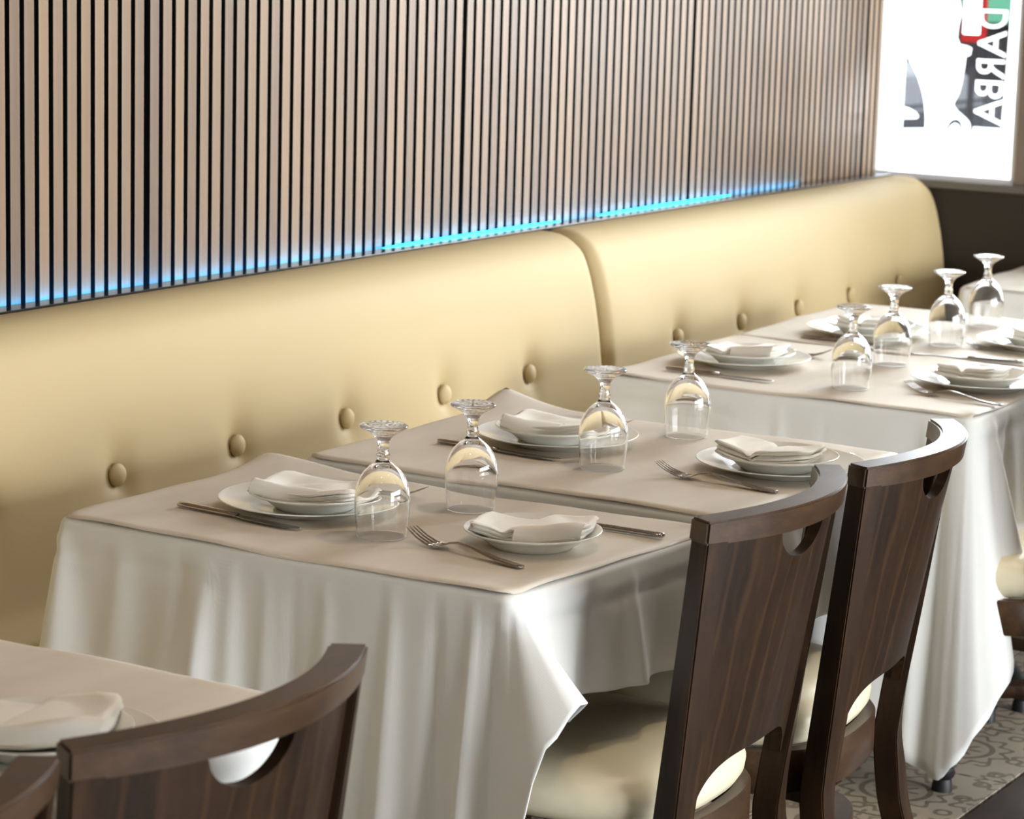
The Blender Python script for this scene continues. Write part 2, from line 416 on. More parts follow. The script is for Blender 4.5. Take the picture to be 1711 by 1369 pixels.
# ceiling downlights
d0 = None
for i, (x, y) in enumerate(DOWN):
    o = thing('downlight', (x, y, ZC), 0, 'round recessed ceiling downlight over the ' + ['chair side of the tables', 'middle of the aisle', 'far side of the aisle'][i // 3] + [', near the camera', ', mid room', ', nearest the window wall'][i % 3], 'ceiling light', 'ceiling downlights')
    b = lathe([(.055, -.002), (.07, -.002), (.07, -.010), (.055, -.010)], 32, True); obj('ring', b, M['whiteframe'], o)
    b = lathe([(0, -.004), (.054, -.004), (.054, -.008), (0, -.008)], 32); obj('lens', b, M['lamp'], o)
    l = bpy.data.lights.new('downlight_beam', 'SPOT'); l.energy = DOWN_POWER * 4; l.color = (1.0, .80, .55); l.spot_size = 1.5; l.spot_blend = 1.0; l.shadow_soft_size = .06
    lo = bpy.data.objects.new('downlight_beam', l); lo.parent = o; lo.location = (0, 0, -.03); COL.objects.link(lo)

# ------------------------------------------------------------------ banquette
PROF = [(2.926, .960), (2.920, .968), (2.905, .9715), (2.88, .971), (2.86, .968), (2.842, .962), (2.827, .953), (2.813, .942), (2.802, .929), (2.793, .912), (2.786, .895), (2.779, .875),
        (2.772, .848), (2.765, .82), (2.759, .79), (2.753, .76), (2.748, .73), (2.744, .70), (2.740, .67), (2.736, .64), (2.732, .61), (2.727, .575), (2.720, .54), (2.712, .51), (2.704, .485), (2.700, .45)]
def resample(pts, step):
    out = [pts[0]]
    for a, b in zip(pts[:-1], pts[1:]):
        n = max(1, int(math.hypot(a[0]-b[0], a[1]-b[1]) / step))
        for i in range(1, n + 1): out.append((lerp(a[0], b[0], i/n), lerp(a[1], b[1], i/n)))
    return out
PR = resample(PROF, .009)
ZB = .706
def booth(x0, x1, btns, label):
    t = thing('banquette', (x0, 2.7, 0), 0, label, 'banquette', 'tan vinyl banquette sections along the slatted wall')
    n = int((x1 - x0) / .0105); bm = bmesh.new(); rows = []
    R = .032
    cols = []
    for i in range(n + 1):
        u = i / n
        cols.append(x0 + (x1 - x0) * u)
    cols = sorted(set([x0 + R*(1-math.cos(a*PI/20)) for a in range(0, 11)] + [x1 - R*(1-math.cos(a*PI/20)) for a in range(0, 11)] + [c for c in cols if x0+R < c < x1-R]))
    for (y, z) in PR:
        row = []
        for x in cols:
            e = min(x - x0, x1 - x)
            pull = 0
            if e < R: q = 1 - e / R; pull = R * .85 * (1 - math.sqrt(max(0, 1 - q * q)))
            yy, zz = y, z
            # push back into the wall and down at rounded ends
            k = 1 if z < .93 else max(0, (z - .80) / .16)
            top = min(1, max(0, (z - .90) / .06))
            yy += pull * (1 - top * .8); zz -= pull * top
            yy = min(yy, 2.94)
            d = 0
            for b in btns:
                dx, dz = x - b, z - ZB
                r2 = dx*dx + dz*dz
                d += .009 * math.exp(-r2 / (2 * .028**2))
                up = max(0, dz); dn = max(0, -dz)
                d += .0065 * math.exp(-(dx*dx) / (2 * (.016 + .25*up)**2)) * math.exp(-(up/.075)**2) * (dz > -.02)
                d += .0028 * math.exp(-((dx - .25*dn)**2) / (2 * (.010 + .12*dn)**2)) * math.exp(-(dn/.09)**2) * (dz < .02)
            # gentle swelling between the buttons
            if btns:
                ph = (x - btns[0]) / .333
                d += .0018 * (1 + math.cos(2*PI*ph)) * math.exp(-((z - ZB)/.07)**2)
            yy += d
            row.append((x - x0, yy - 2.7, zz))
        rows.append(row)
    grid(bm, rows)
    bmesh.ops.recalc_face_normals(bm, faces=bm.faces)
    o = obj('backrest', bm, M['booth'], t, smooth=True)
    # make normals face the room
    me = o.data
    if sum(p.normal.y for p in me.polygons) > 0: me.flip_normals()
    for s, xe in ((-1, x0), (1, x1)):
        # welt piping following the end profile
        bm = bmesh.new(); rings = []
        pts = [(yy + .032*.85*(1 - min(1, max(0, (z-.90)/.06))*.8), z - .032*.85*min(1, max(0, (z-.90)/.06))) for yy, z in PROF]
        for i, (yy, z) in enumerate(pts):
            a = pts[max(0, i-1)]; b = pts[min(len(pts)-1, i+1)]
            tx, tz = b[0]-a[0], b[1]-a[1]; L = math.hypot(tx, tz) or 1; nx, nz = -tz/L, tx/L
            rings.append([(xe - x0 - s*.006 + .0055*math.cos(q*PI/4), min(yy, 2.94) - 2.7 + .0055*math.sin(q*PI/4)*nx, z + .0055*math.sin(q*PI/4)*nz) for q in range(8)])
        loft(bm, rings); bmesh.ops.recalc_face_normals(bm, faces=bm.faces); obj('piping', bm, M['booth_dark'], t, smooth=True)
        bm = bmesh.new(); vs = [bm.verts.new((xe - x0 - s*.004, min(p[0], 2.94) - 2.7, p[1])) for p in pts] + [bm.verts.new((xe-x0-s*.004, .24, .45))]
        bm.faces.new(vs); r = bmesh.ops.extrude_face_region(bm, geom=bm.faces[:]); bmesh.ops.translate(bm, vec=(-s*.012, 0, 0), verts=[v for v in r['geom'] if isinstance(v, bmesh.types.BMVert)])
        bmesh.ops.recalc_face_normals(bm, faces=bm.faces); obj('end_panel', bm, M['booth'], t)
    bm = bmesh.new(); bx(bm, ((x1-x0)/2, -.235, .43), (x1-x0-.006, .50, .11), bev=.03); obj('seat', bm, M['booth'], t, smooth=True)
    bm = bmesh.new(); bx(bm, ((x1-x0)/2, -.13, .19), (x1-x0-.02, .28, .37)); obj('base', bm, M['darkpanel'], t)
    b0 = None
    for b in btns:
        if b0 is None:
            q = lathe([(0, .0085), (.006, .0082), (.012, .0068), (.017, .0042), (.0195, .0008), (.0195, -.003), (.0, -.003)], 28)
            bmesh.ops.rotate(q, cent=(0, 0, 0), matrix=Matrix.Rotation(PI/2 - .06, 3, 'X'), verts=q.verts)
            b0 = obj('button', q, M['booth'], t, smooth=True); o = b0
        else: o = b0.copy(); COL.objects.link(o)
        o.location = (b - x0, 2.745 + .0085 - 2.7, ZB)
    return t
booth(5.022, 6.985, [5.36, 5.69, 6.015, 6.335, 6.655], 'tan button-tufted vinyl banquette section at the far end beside the window')
booth(1.9, 5.004, [2.04, 2.37, 2.70, 3.02, 3.351, 3.68, 4.02, 4.36, 4.69], 'tan button-tufted vinyl banquette section nearest the camera, left of the vertical seam')

# ------------------------------------------------------------------ tables, cloths, papers
TABLES = {
 'T0': dict(q=[(1.72, 2.50), (1.72, 1.66), (2.335, 1.63), (2.335, 2.50)], z=.750),
 'T1': dict(q=[(2.883, 2.487), (2.876, 1.705), (3.405, 1.672), (3.405, 2.487)], z=.750),
 'T2': dict(q=[(3.425, 2.435), (3.43, 1.66), (4.08, 1.66), (4.062, 2.44)], z=.762),
 'T3': dict(q=[(4.528, 2.50), (4.537, 1.714), (5.165, 1.735), (5.172, 2.53)], z=.750),
 'T4': dict(q=[(5.180, 2.53), (5.175, 1.735), (5.86, 1.75), (5.86, 2.55)], z=.750),
 'T5': dict(q=[(6.33, 2.46), (6.33, 1.70), (6.95, 1.72), (6.95, 2.50)], z=.750),
}
# q order: back-left, front-left, front-right, back-right.  Perimeter parameter p: 0..1 left side, 1..2 front, 2..3 right, 3..4 back
def outline(q, r=.022, per=70, carc=9):
    """points (x,y,nx,ny,p) round the rounded quad"""
    out = []
    for s in range(4):
        a = Vector(q[s]); b = Vector(q[(s+1) % 4]); c = Vector(q[(s+2) % 4])
        d = (b - a); L = d.length; d.normalize(); n = Vector((d.y, -d.x))  # outward for this winding?
        cen = sum((Vector(v) for v in q), Vector((0, 0))) / 4
        if (a - cen).dot(n) < 0: n = -n
        d2 = (c - b).normalized(); n2 = Vector((d2.y, -d2.x))
        if (b - cen).dot(n2) < 0: n2 = -n2
        k = r / L
        for i in range(per):
            t = k + (1 - 2*k) * i / (per - 1)
            pt = a + d * (L * t); out.append((pt.x, pt.y, n.x, n.y, s + .03 + .94 * (t - k) / (1 - 2*k)))
        cc = b - d * r + d2 * r; 
        for i in range(1, carc):
            t = i / carc; nn = (n * math.cos(t*PI/2) + n2 * math.sin(t*PI/2)).normalized()
            pt = cc + nn * r; out.append((pt.x, pt.y, nn.x, nn.y, (s + .97 + .06 * t) % 4))
    return out
def make_cloth(T, keys, folds, label, seed=0, group='white tablecloths'):
    rnd = random.Random(seed)
    q, Z = T['q'], T['z'] + .004
    O = outline(q, per=110, carc=12)
    bm = bmesh.new()
    ph = [rnd.uniform(0, 6.28) for _ in range(6)]
    cen = sum((Vector(v) for v in q), Vector((0, 0))) / 4
    rings = []
    for kk in (0.0, .5, .93):
        rings.append([(lerp(cen.x, o[0]-o[2]*.012, kk), lerp(cen.y, o[1]-o[3]*.012, kk), Z) for o in O] if kk else None)
    rings = rings[1:]
    for a in range(0, 6):
        an = a / 5 * PI/2
        rings.append([(o[0] - o[2]*.012*(1 - math.sin(an)), o[1] - o[3]*.012*(1 - math.sin(an)), Z - .012*(1 - math.cos(an))) for o in O])
    NR = 26
    for r in range(1, NR + 1):
        t = r / NR; row = []
        for o in O:
            p = o[4]; dr, fl = interp(keys, p)
            w = 0.0
            s = p * 8
            w += .0045 * math.sin(s*2.1 + ph[0] + .6*t) + .0035 * math.sin(s*4.3 + ph[1])
            amp = (.25 + t) * min(1, dr / .35) * t ** .5
            w *= amp * 1.6
            for (fp, fw, fa, f0, *fa_s) in folds:
                dp = (p - fp - f0 * t + 2) % 4 - 2
                ww = fw * (.35 + .65*t)
                if fa_s and dp > 0: ww *= .22
                w += 1.9 * fa * math.exp(-(dp / ww) ** 2) * (t ** .8)
            hd = t * dr
            w += .0022 * math.exp(-((hd - .018) / .010) ** 2) - .0018 * math.exp(-((hd - .040) / .008) ** 2)
            out = fl * t ** 1.15 + w
            L = dr - .012
            z = Z - .012 - L * t
            z = max(z, .02)
            row.append((o[0] + o[2] * out, o[1] + o[3] * out, z))
        rings.append(row)
    V = [[bm.verts.new(c) for c in r] for r in rings]
    c0 = bm.verts.new((cen.x, cen.y, Z)); n = len(O)
    for i in range(n): bm.faces.new((c0, V[0][i], V[0][(i+1) % n]))
    for a, b in zip(V[:-1], V[1:]):
        for i in range(n): bm.faces.new((a[i], b[i], b[(i+1) % n], a[(i+1) % n]))
    bmesh.ops.recalc_face_normals(bm, faces=bm.faces)
    o = obj('tablecloth', bm, M['cloth'], smooth=True)
    md = o.modifiers.new('thickness', 'SOLIDIFY'); md.thickness = .0016; md.offset = -1
    return tag(o, label, 'tablecloth', group)
def make_paper(T, label, seed, curl=None, inset=.003, wav=.003):
    rnd = random.Random(seed); q = [Vector(v) for v in T['q']]; Z = T['z'] + .0065
    nx, ny = 56, 64; pts = []
    ph = [rnd.uniform(0, 6.28) for _ in range(6)]
    for j in range(ny + 1):
        v = j / ny; row = []
        for i in range(nx + 1):
            u = i / nx
            # superellipse-ish corner rounding
            a = q[0].lerp(q[3], u); b = q[1].lerp(q[2], u); c = a.lerp(b, v)
            cen = (q[0] + q[1] + q[2] + q[3]) / 4
            W = (q[3] - q[0]).length; H = (q[1] - q[0]).length
            eu = min(u, 1-u) * W; ev = min(v, 1-v) * H
            c = cen + (c - cen) * (1 - inset*2/W)
            cr = .03
            if eu < cr and ev < cr:
                # pull in towards the corner circle
                dx, dy = cr - eu, cr - ev; d = math.hypot(dx, dy); m = max(dx, dy)
                if d > 1e-6:
                    k = m / d
                    sx = 1 if u < .5 else -1; sy = -1 if v < .5 else 1
                    c = c + Vector((sx * dx * (1 - k), sy * dy * (1 - k)))
            e = min(eu, ev)
            z = Z
            w = math.exp(-e / .035)
            along = u * W * 9 if ev < eu else v * H * 9
            z += wav * w * (math.sin(along*1.3 + ph[0]) * .6 + math.sin(along*3.1 + ph[1]) * .3 + .35)
            z -= .0035 * max(0, 1 - e/.010) 
            z += .0006 * math.sin(u*9+ph[2]) * math.sin(v*7+ph[3])
            if curl:
                cu, cv, h, rr = curl
                d = math.hypot((u-cu)*W, (v-cv)*H); z += h * max(0, 1 - d/rr) ** 1.6
            z = max(z, T['z'] + .0045) if e > .012 else z
            row.append((c.x, c.y, z))
        pts.append(row)
    bm = bmesh.new(); grid(bm, pts); bmesh.ops.recalc_face_normals(bm, faces=bm.faces)
    if sum(f.normal.z for f in bm.faces) < 0: bmesh.ops.reverse_faces(bm, faces=bm.faces[:])
    o = obj('paper_table_cover', bm, M['paper'], smooth=True)
    md = o.modifiers.new('thickness', 'SOLIDIFY'); md.thickness = .0005; md.offset = 1
    return tag(o, label, 'table paper', 'beige paper table covers')
def make_table(T, label, rot=.0):
    q = T['q']; cx = sum(v[0] for v in q)/4; cy = sum(v[1] for v in q)/4 - .04
    t = thing('dining_table', (cx, cy, 0), 0, label, 'table', 'cloth covered dining tables')
    bm = bmesh.new(); vs = [bm.verts.new((v[0]-cx - math.copysign(.014, v[0]-cx), v[1]-cy - math.copysign(.014, v[1]-cy), T['z']-.032)) for v in q]
    bm.faces.new(vs); r = bmesh.ops.extrude_face_region(bm, geom=bm.faces[:]); bmesh.ops.translate(bm, vec=(0, 0, .031), verts=[v for v in r['geom'] if isinstance(v, bmesh.types.BMVert)])
    bmesh.ops.recalc_face_normals(bm, faces=bm.faces); obj('tabletop', bm, M['tabletop'], t)
    obj('column', lathe([(0, .05), (.06, .05), (.055, .08), (.038, .12), (.036, T['z']-.06), (.10, T['z']-.036), (0, T['z']-.036)], 32), M['iron'], t, auto=40)
    for k in range(4):
        bm = bmesh.new(); rings = []
        for i in range(13):
            u = i/12; r = .03 + .34 * u; z = .086 - .050*u**3; w = .030 - .005*u; h = .022 - .003*u
            if u > .93: w *= .85; h *= .8
            rings.append([(r, w*math.cos(a*PI/5), z + h*math.sin(a*PI/5)) for a in range(10)])
        loft(bm, rings)
        bmesh.ops.recalc_face_normals(bm, faces=bm.faces)
        f = obj('foot', bm, M['iron'], t, smooth=True); f.rotation_euler = (0, 0, rot + PI/4 + k*PI/2)
        g_ = lathe([(0, 0), (.020, 0), (.020, .010), (.017, .024), (0, .024)], 20); bmesh.ops.translate(g_, vec=(.358, 0, 0), verts=g_.verts)
        obj('glide', g_, M['iron'], f, auto=40)
    return t
for k, l, rot in [('T0', 'dining table under the white cloth, at the lower left corner', 0), ('T1', 'dining table under the cloth, left of the pair before the near banquette', 0), ('T2', 'dining table under the cloth, right of the pair before the near banquette', 0),
             ('T3', 'dining table with black iron foot, left of the pair before the far banquette', .20), ('T4', 'dining table under the cloth, right of the pair before the far banquette', 0), ('T5', 'dining table by the window end of the room, last in the row', 0)]:
    make_table(TABLES[k], l, rot)

K1 = [(0, .22, .004), (.30, .23, .006), (.36, .23, .010), (.40, .60, .02), (.85, .62, .035), (.95, .62, .055), (.98, .55, .06), (.995, .36, .075), (1.01, .18, .095), (1.025, .125, .105), (1.07, .165, .06), (1.16, .17, .02), (1.9, .18, .012), (2.0, .19, .004), (2.1, .16, .002), (2.98, .16, .002), (3.0, .20, .004), (4, .22, .004)]
make_cloth(TABLES['T1'], K1, [(.015, .06, .016, .0), (.16, .05, .006, 0), (.30, .04, -.006, .02), (.415, .20, .020, .0, 1), (.49, .03, .005, 0), (.55, .03, -.006, 0), (.62, .04, .010, 0), (.76, .035, .014, .0), (.85, .03, -.014, .0), (.925, .025, .020, .0), (.965, .02, -.012, 0), (1.35, .09, -.010, 0), (1.55, .05, .008, 0)],
           'white linen cloth on the left near table, front corner hanging in folds', 3)
K2 = [(0, .10, .002), (1, .10, .004), (1.03, .20, .01), (1.5, .21, .015), (1.97, .23, .03), (2.0, .30, .04), (2.03, .36, .03), (2.9, .36, .02), (3.0, .25, .006), (4, .12, .003)]
make_cloth(TABLES['T2'], K2, [(1.3, .06, .008, 0), (1.7, .05, -.008, 0), (2.3, .06, .01, 0), (2.7, .06, -.01, 0)],
           'white linen cloth on the right table of the near pair, under two dark chair backs', 5)
K3 = [(0, .22, .004), (.30, .23, .006), (.36, .23, .010), (.42, .60, .02), (.85, .64, .03), (.94, .68, .04), (.975, .68, .05), (.99, .64, .065), (1.005, .57, .08), (1.02, .495, .095), (1.035, .46, .095), (1.06, .36, .07), (1.10, .28, .04), (1.2, .26, .02), (1.95, .26, .012), (2.0, .2, .004), (2.1, .16, .002), (2.98, .16, .002), (3.0, .2, .004), (4, .22, .004)]
make_cloth(TABLES['T3'], K3, [(.50, .03, .006, 0), (.62, .012, -.006, 0), (.88, .03, .014, 0), (.93, .02, -.010, 0), (1.15, .05, .02, .0), (1.3, .06, -.01, 0), (1.6, .08, .012, 0)],
           'white linen cloth on the left far table, long corner reaching towards the floor', 8)
K4 = [(0, .12, .002), (1, .12, .003), (1.03, .26, .01), (1.5, .26, .02), (1.97, .4, .04), (2.0, .5, .06), (2.05, .5, .04), (2.9, .5, .02), (3.0, .3, .006), (4, .2, .003)]
make_cloth(TABLES['T4'], K4, [(1.3, .06, .01, 0), (2.3, .06, .01, 0), (2.7, .06, -.01, 0)],
           'white linen cloth on the right far table, at the right edge', 11)
K5 = [(0, .22, .004), (.30, .23, .008), (.42, .55, .02), (.95, .58, .04), (1.0, .5, .06), (1.05, .3, .05), (1.2, .24, .02), (2, .24, .01), (3, .24, .01), (4, .22, .004)]
make_cloth(TABLES['T5'], K5, [(.1, .03, .014, 0), (.3, .05, -.01, 0), (.6, .06, .01, 0)],
           'white linen cloth on the last table, beside the dark panel below the window', 14)
K0 = [(0, .24, .006), (.95, .24, .02), (1, .2, .02), (1.5, .19, .01), (1.95, .19, .01), (2, .35, .05), (2.1, .4, .03), (2.7, .4, .02), (3, .24, .006), (4, .24, .004)]
make_cloth(TABLES['T0'], K0, [(2.3, .06, .01, 0)], 'white linen cloth on the nearest table at the lower left corner', 17)
for k, l, sd, cu in [('T0', 'beige paper cover on the nearest table at the lower left corner', 1, None),
                 ('T1', 'beige paper cover on the left near table, behind the nearest fork and knives', 2, (1, 0, .018, .20)),
                 ('T2', 'beige paper cover on the right near table, its back corner curling up', 3, (1, 0, .030, .16)),
                 ('T3', 'beige paper cover on the left table of the far pair, wavy near edge', 4, None),
                 ('T4', 'beige paper cover on the right table of the far pair', 5, None),
                 ('T5', 'beige paper cover on the last table beside the window', 6, None)]:
    make_paper(TABLES[k], l, sd, cu, wav=.004 if k in ('T1', 'T3') else .0025)

# ------------------------------------------------------------------ tableware (prototypes at their first place)
TOP = .0072   # paper surface above the nominal table height
def plate_bm(R, h):
    k = R
    H = h
    pr = [(0, .0042), (.54*k, .0042), (.58*k, .0055), (.63*k, .0055 + H*.16), (.69*k, H*.50), (.76*k, H*.66), (.90*k, H*.86), (.975*k, H*.97), (.99*k, H), (k, H*.985), (k, H*.93), (.97*k, H*.86), (.84*k, H*.66), (.74*k, H*.48), (.67*k, H*.25), (.61*k, .0028), (.585*k, 0), (.555*k, 0), (.54*k, .0018), (0, .0018)]
    return lathe(pr, 72)
def put(o, x, y, z, rz=0):
    o.location = (x, y, z); o.rotation_euler = (o.rotation_euler[0], o.rotation_euler[1], rz); return o
BIG, SMALL = .1365, .0985
plates_big = [('T1', 3.141, 2.216, 'large white dinner plate under the side plate, left table of the near pair, wall side'),
              ('T2', 3.774, 2.160, 'large white dinner plate under the side plate, right table of the near pair, wall side'),
              ('T2', 3.794, 1.757, 'large white dinner plate under the side plate, right table of the near pair, chair side'),
              ('T3', 4.813, 2.322, 'large white dinner plate under the side plate, left table of the far pair, wall side'),
              ('T3', 4.868, 1.833, 'large white dinner plate under the side plate, left table of the far pair, chair side'),
              ('T4', 5.360, 2.287, 'large white dinner plate under the side plate, right table of the far pair, wall side'),
              ('T4', 5.440, 1.918, 'large white dinner plate at the right edge, right table of the far pair, chair side'),
              ('T0', 2.005, 1.762, 'large white dinner plate on the nearest table, behind the nearest dark chair')]
first = None
for tn, x, y, l in plates_big:
    if first is None: first = obj('dinner_plate', plate_bm(BIG, .0205), M['china'], smooth=True); o = first
    else: o = first.copy(); COL.objects.link(o)
    put(o, x, y, TABLES[tn]['z'] + TOP); tag(o, l, 'plate', 'large dinner plates')
plates_small = [('T1', 3.142, 2.208, .0044, 'small white side plate holding a rolled napkin, left table of the near pair, wall side'),
                ('T1', 3.140, 1.832, 0, 'small white side plate standing straight on the paper before the left near chair'),
                ('T2', 3.775, 2.167, .0044, 'small white side plate holding a napkin, right table of the near pair, wall side'),
                ('T2', 3.793, 1.763, .0044, 'small white side plate holding a napkin, right table of the near pair, chair side'),
                ('T3', 4.812, 2.315, .0044, 'small white side plate holding a napkin, left table of the far pair, wall side'),
                ('T3', 4.873, 1.836, .0044, 'small white side plate holding a napkin, left table of the far pair, chair side'),
                ('T4', 5.368, 2.286, .0044, 'small white side plate holding a napkin, right table of the far pair, wall side'),
                ('T4', 5.448, 1.920, .0044, 'small white side plate at the right edge, right table of the far pair, chair side'),
                ('T0', 2.008, 1.755, .0044, 'small white side plate on the nearest table, behind the nearest dark chair')]
first = None
for tn, x, y, dz, l in plates_small:
    if first is None: first = obj('side_plate', plate_bm(SMALL, .0262), M['china'], smooth=True); o = first
    else: o = first.copy(); COL.objects.link(o)
    put(o, x, y, TABLES[tn]['z'] + TOP + dz); tag(o, l, 'plate', 'small side plates')

# napkins: folded cloth built from stacked layers that turn over at a rolled front fold
def napkin_bm(L, D, kind, seed):
    rnd = random.Random(seed); bm = bmesh.new()
    a1, a2, a3 = (rnd.uniform(0, 6.28) for _ in range(3))
    def hump(u, v):
        # u along L (0..1), v across D (0 front .. 1 back)
        w = .0010 * math.sin(9*u + 3*v + a1)
        if kind == 'lobes':
            cr = .46 + .06 * (v - .5)
            return .0225 - .008 * math.exp(-((u - cr) / .045) ** 2) + .003 * math.sin(PI * min(1, u / cr) if u < cr else PI * (u - cr) / (1 - cr)) - .006 * v + w
        if kind == 'roll':
            return .013 + .008 * math.exp(-((v - .10) / .18) ** 2) + .007 * math.exp(-((v - .30 - .6*u) / .13) ** 2) * min(1, u * 1.6) + .003 * math.exp(-((v-.9)/.12)**2) + w
        cr = .30 + .22 * v
        return .0235 - .009 * math.exp(-((u - cr) / .045) ** 2) - (.006 if u < cr else 0) * min(1, abs(u - cr) / .06) + .004 * math.exp(-((u - .72 + .12*v) / .16) ** 2) - .006 * v + w
    layers = 3
    nu, nv = 40, 24
    for k in range(layers):
        f0 = k / layers; f1 = (k + .93) / layers
        ox = rnd.uniform(-.002, .002) + (k - 1) * .0015; oy = rnd.uniform(-.0015, .0015); sk = rnd.uniform(-.02, .02) + (.05 if kind == 'fold' else 0) * (k - 1)
        sides = []
        for side in (0, 1):
            rows = []
            for j in range(nv + 1):
                v = j / nv; row = []
                for i in range(nu + 1):
                    u = i / nu
                    eu = min(u, 1-u) * L; ev = min(v, 1-v) * D
                    e = min(1, eu / .006) ; e2 = min(1, ev / .006)
                    rd = math.sqrt(max(0, 1 - (1-e)**2)) * math.sqrt(max(0, 1 - (1-e2)**2))
                    h = hump(u, v)
                    zm = h * (f0 + f1) / 2; th = h * (f1 - f0) / 2 * (rd if True else 1)
                    # the base follows the dished plate: low in the middle, high over the rim
                    qu, qv = 2*u-1, 2*v-1
                    x = (u - .5) * L * (1 - .07 * qv**4) + ox; y = (v - .5) * D * (1 - .10 * qu**4) + oy + sk * (u-.5) * L
                    rr = math.hypot(x, y) / SMALL
                    base = .0135 + min(.0095, max(0, rr - .58) * .030)
                    wob = .0015 * math.sin(u*13 + a3 + k) + .0012 * math.sin(v*11 + a2 + k*2)
                    row.append((x + wob, y + .003*math.sin(u*6 + a1), base + zm + (th if side else -th)))
                rows.append(row)
            sides.append(rows)
        A = grid(bm, sides[0]); B = grid(bm, sides[1])
        for j in range(nv):
            bm.faces.new((A[j][0], A[j+1][0], B[j+1][0], B[j][0])); bm.faces.new((A[j][nu], B[j][nu], B[j+1][nu], A[j+1][nu]))
        for i in range(nu):
            bm.faces.new((A[0][i], B[0][i], B[0][i+1], A[0][i+1])); bm.faces.new((A[nv][i], A[nv][i+1], B[nv][i+1], B[nv][i]))
    # outer turned-over flap wrapping the front fold (visible rolled edge)
    if kind in ('roll', 'fold'):
        rows = []; n1 = 30
        u0, u1 = (.04, .62) if kind == 'roll' else (.40, .97)
        for j in range(15):
            s = j / 14; row = []
            for i in range(n1 + 1):
                u = lerp(u0, u1, i / n1)
                r = .0115 + .003 * math.sin(PI * i / n1)
                an = -PI*.55 + s * PI * 1.25
                h = hump(u, .05)
                x = (u - .5) * L + .010 * s; y = -D/2 + .006 - r * math.cos(an) * .9 + (.020 * (s-.7) if s > .7 else 0) + (.012 * (i/n1) if kind == 'roll' else .006 * (i/n1))
                rr = math.hypot(x, y) / SMALL; base = .0135 + min(.0095, max(0, rr - .58) * .030)
                row.append((x, y, base + h * .5 + r * math.sin(an) * 1.05 + .001))
            rows.append(row)
        g1 = grid(bm, rows)
    bmesh.ops.recalc_face_normals(bm, faces=bm.faces)
    return bm
NAP = [('T1', 3.142, 2.208, .0044, .170, .130, 'roll', -80, 1, 'ivory napkin with a rolled front fold, left table of the near pair, wall side'),
       ('T1', 3.140, 1.832, 0, .168, .115, 'fold', -74, 2, 'ivory napkin folded in layers, left table of the near pair, chair side'),
       ('T2', 3.775, 2.162, .0044, .168, .125, 'roll', -84, 3, 'ivory napkin with a rolled front fold, right table of the near pair, wall side'),
       ('T2', 3.785, 1.773, .0044, .160, .110, 'lobes', -88, 4, 'ivory napkin in two soft lobes, right table of the near pair, chair side'),
       ('T3', 4.812, 2.315, .0044, .150, .110, 'fold', -88, 5, 'ivory napkin with ridged folds, left table of the far pair, wall side'),
       ('T3', 4.873, 1.850, .0044, .130, .095, 'lobes', -92, 6, 'compact ivory napkin in two lobes, left table of the far pair, chair side'),
       ('T4', 5.368, 2.286, .0044, .135, .10, 'lobes', -80, 7, 'ivory napkin on the right table of the far pair, wall side'),
       ('T4', 5.45, 1.915, .0044, .13, .10, 'lobes', -85, 8, 'ivory napkin cut by the right edge, right table of the far pair, chair side'),
       ('T0', 2.010, 1.775, .0044, .185, .135, 'fold', -62, 9, 'ivory napkin on the nearest table, behind the nearest dark chair')]
for tn, x, y, dz, L, D, kind, ang, sd, l in NAP:
    o = obj('napkin', napkin_bm(L, D, kind, sd), M['napkin'], smooth=True)
    put(o, x, y, TABLES[tn]['z'] + TOP + dz, math.radians(ang)); tag(o, l, 'napkin', 'folded ivory napkins')

# goblets, standing upside down on their rims
def make_goblet():
    t = thing('goblet', (0, 0, 0), 0, 'x', 'glass', 'upturned water goblets')
    # profile upside down: z=0 rim on the table, z=.164 foot on top; bowl max radius .0405
    outer = [(.03535, .0), (.0356, .0004), (.0357, .0014), (.0362, .006), (.0378, .020), (.0392, .036), (.0398, .050), (.0392, .062), (.0368, .074), (.0325, .085), (.0265, .094), (.0195, .101), (.0130, .106), (.0095, .110)]
    inner = [(.0, .1015), (.006, .1010), (.0125, .0985), (.0195, .0935), (.0258, .0870), (.0310, .0790), (.0347, .0700), (.0372, .0600), (.0382, .050), (.0379, .036), (.0368, .020), (.0354, .006), (.0351, .0014), (.0351, .0004)]
    # bowl, stem and foot are one blown piece: the solid outline runs rim - bowl - stem - foot
    stem = [(.0085, .114), (.0098, .1175), (.0085, .121), (.0078, .126), (.0080, .132), (.0092, .1375), (.0115, .142), (.0160, .1465), (.0230, .1510), (.0300, .1545), (.0338, .1568), (.0348, .1585), (.0338, .1603), (.0250, .1600), (.0130, .1588), (0, .1580)]
    prof = inner + outer + stem
    obj('glass_body', lathe(prof, 64), M['glass'], t, smooth=True)
    return t
GOB = [('T1', 638, 3.056, 2.031, 'upturned goblet nearest the near left table edge, first of the row of glasses'),
       ('T1', 785, 3.287, 2.026, 'upturned goblet second in the row, behind the front napkin on the left near table'),
       ('T2', 0, 3.634, 1.995, 'upturned goblet third in the row, before the right near table wall-side plate'),
       ('T2', 0, 3.965, 2.015, 'upturned goblet fourth in the row, near the gap between the two pairs of tables'),
       ('T3', 0, 4.682, 2.028, 'upturned goblet fifth in the row, left table of the far pair, nearer one'),
       ('T3', 0, 5.013, 2.083, 'upturned goblet sixth in the row, left table of the far pair, farther one'),
       ('T4', 0, 5.347, 2.098, 'upturned goblet seventh in the row, right table of the far pair, nearer one'),
       ('T4', 0, 5.686, 2.139, 'upturned goblet eighth and last in the row, before the dark panel')]
gob = make_goblet()
for i, (tn, _, x, y, l) in enumerate(GOB):
    o = gob if i == 0 else copy_tree(gob)
    o.location = (x, y, TABLES[tn]['z'] + TOP + .0012); relabel(o, l)

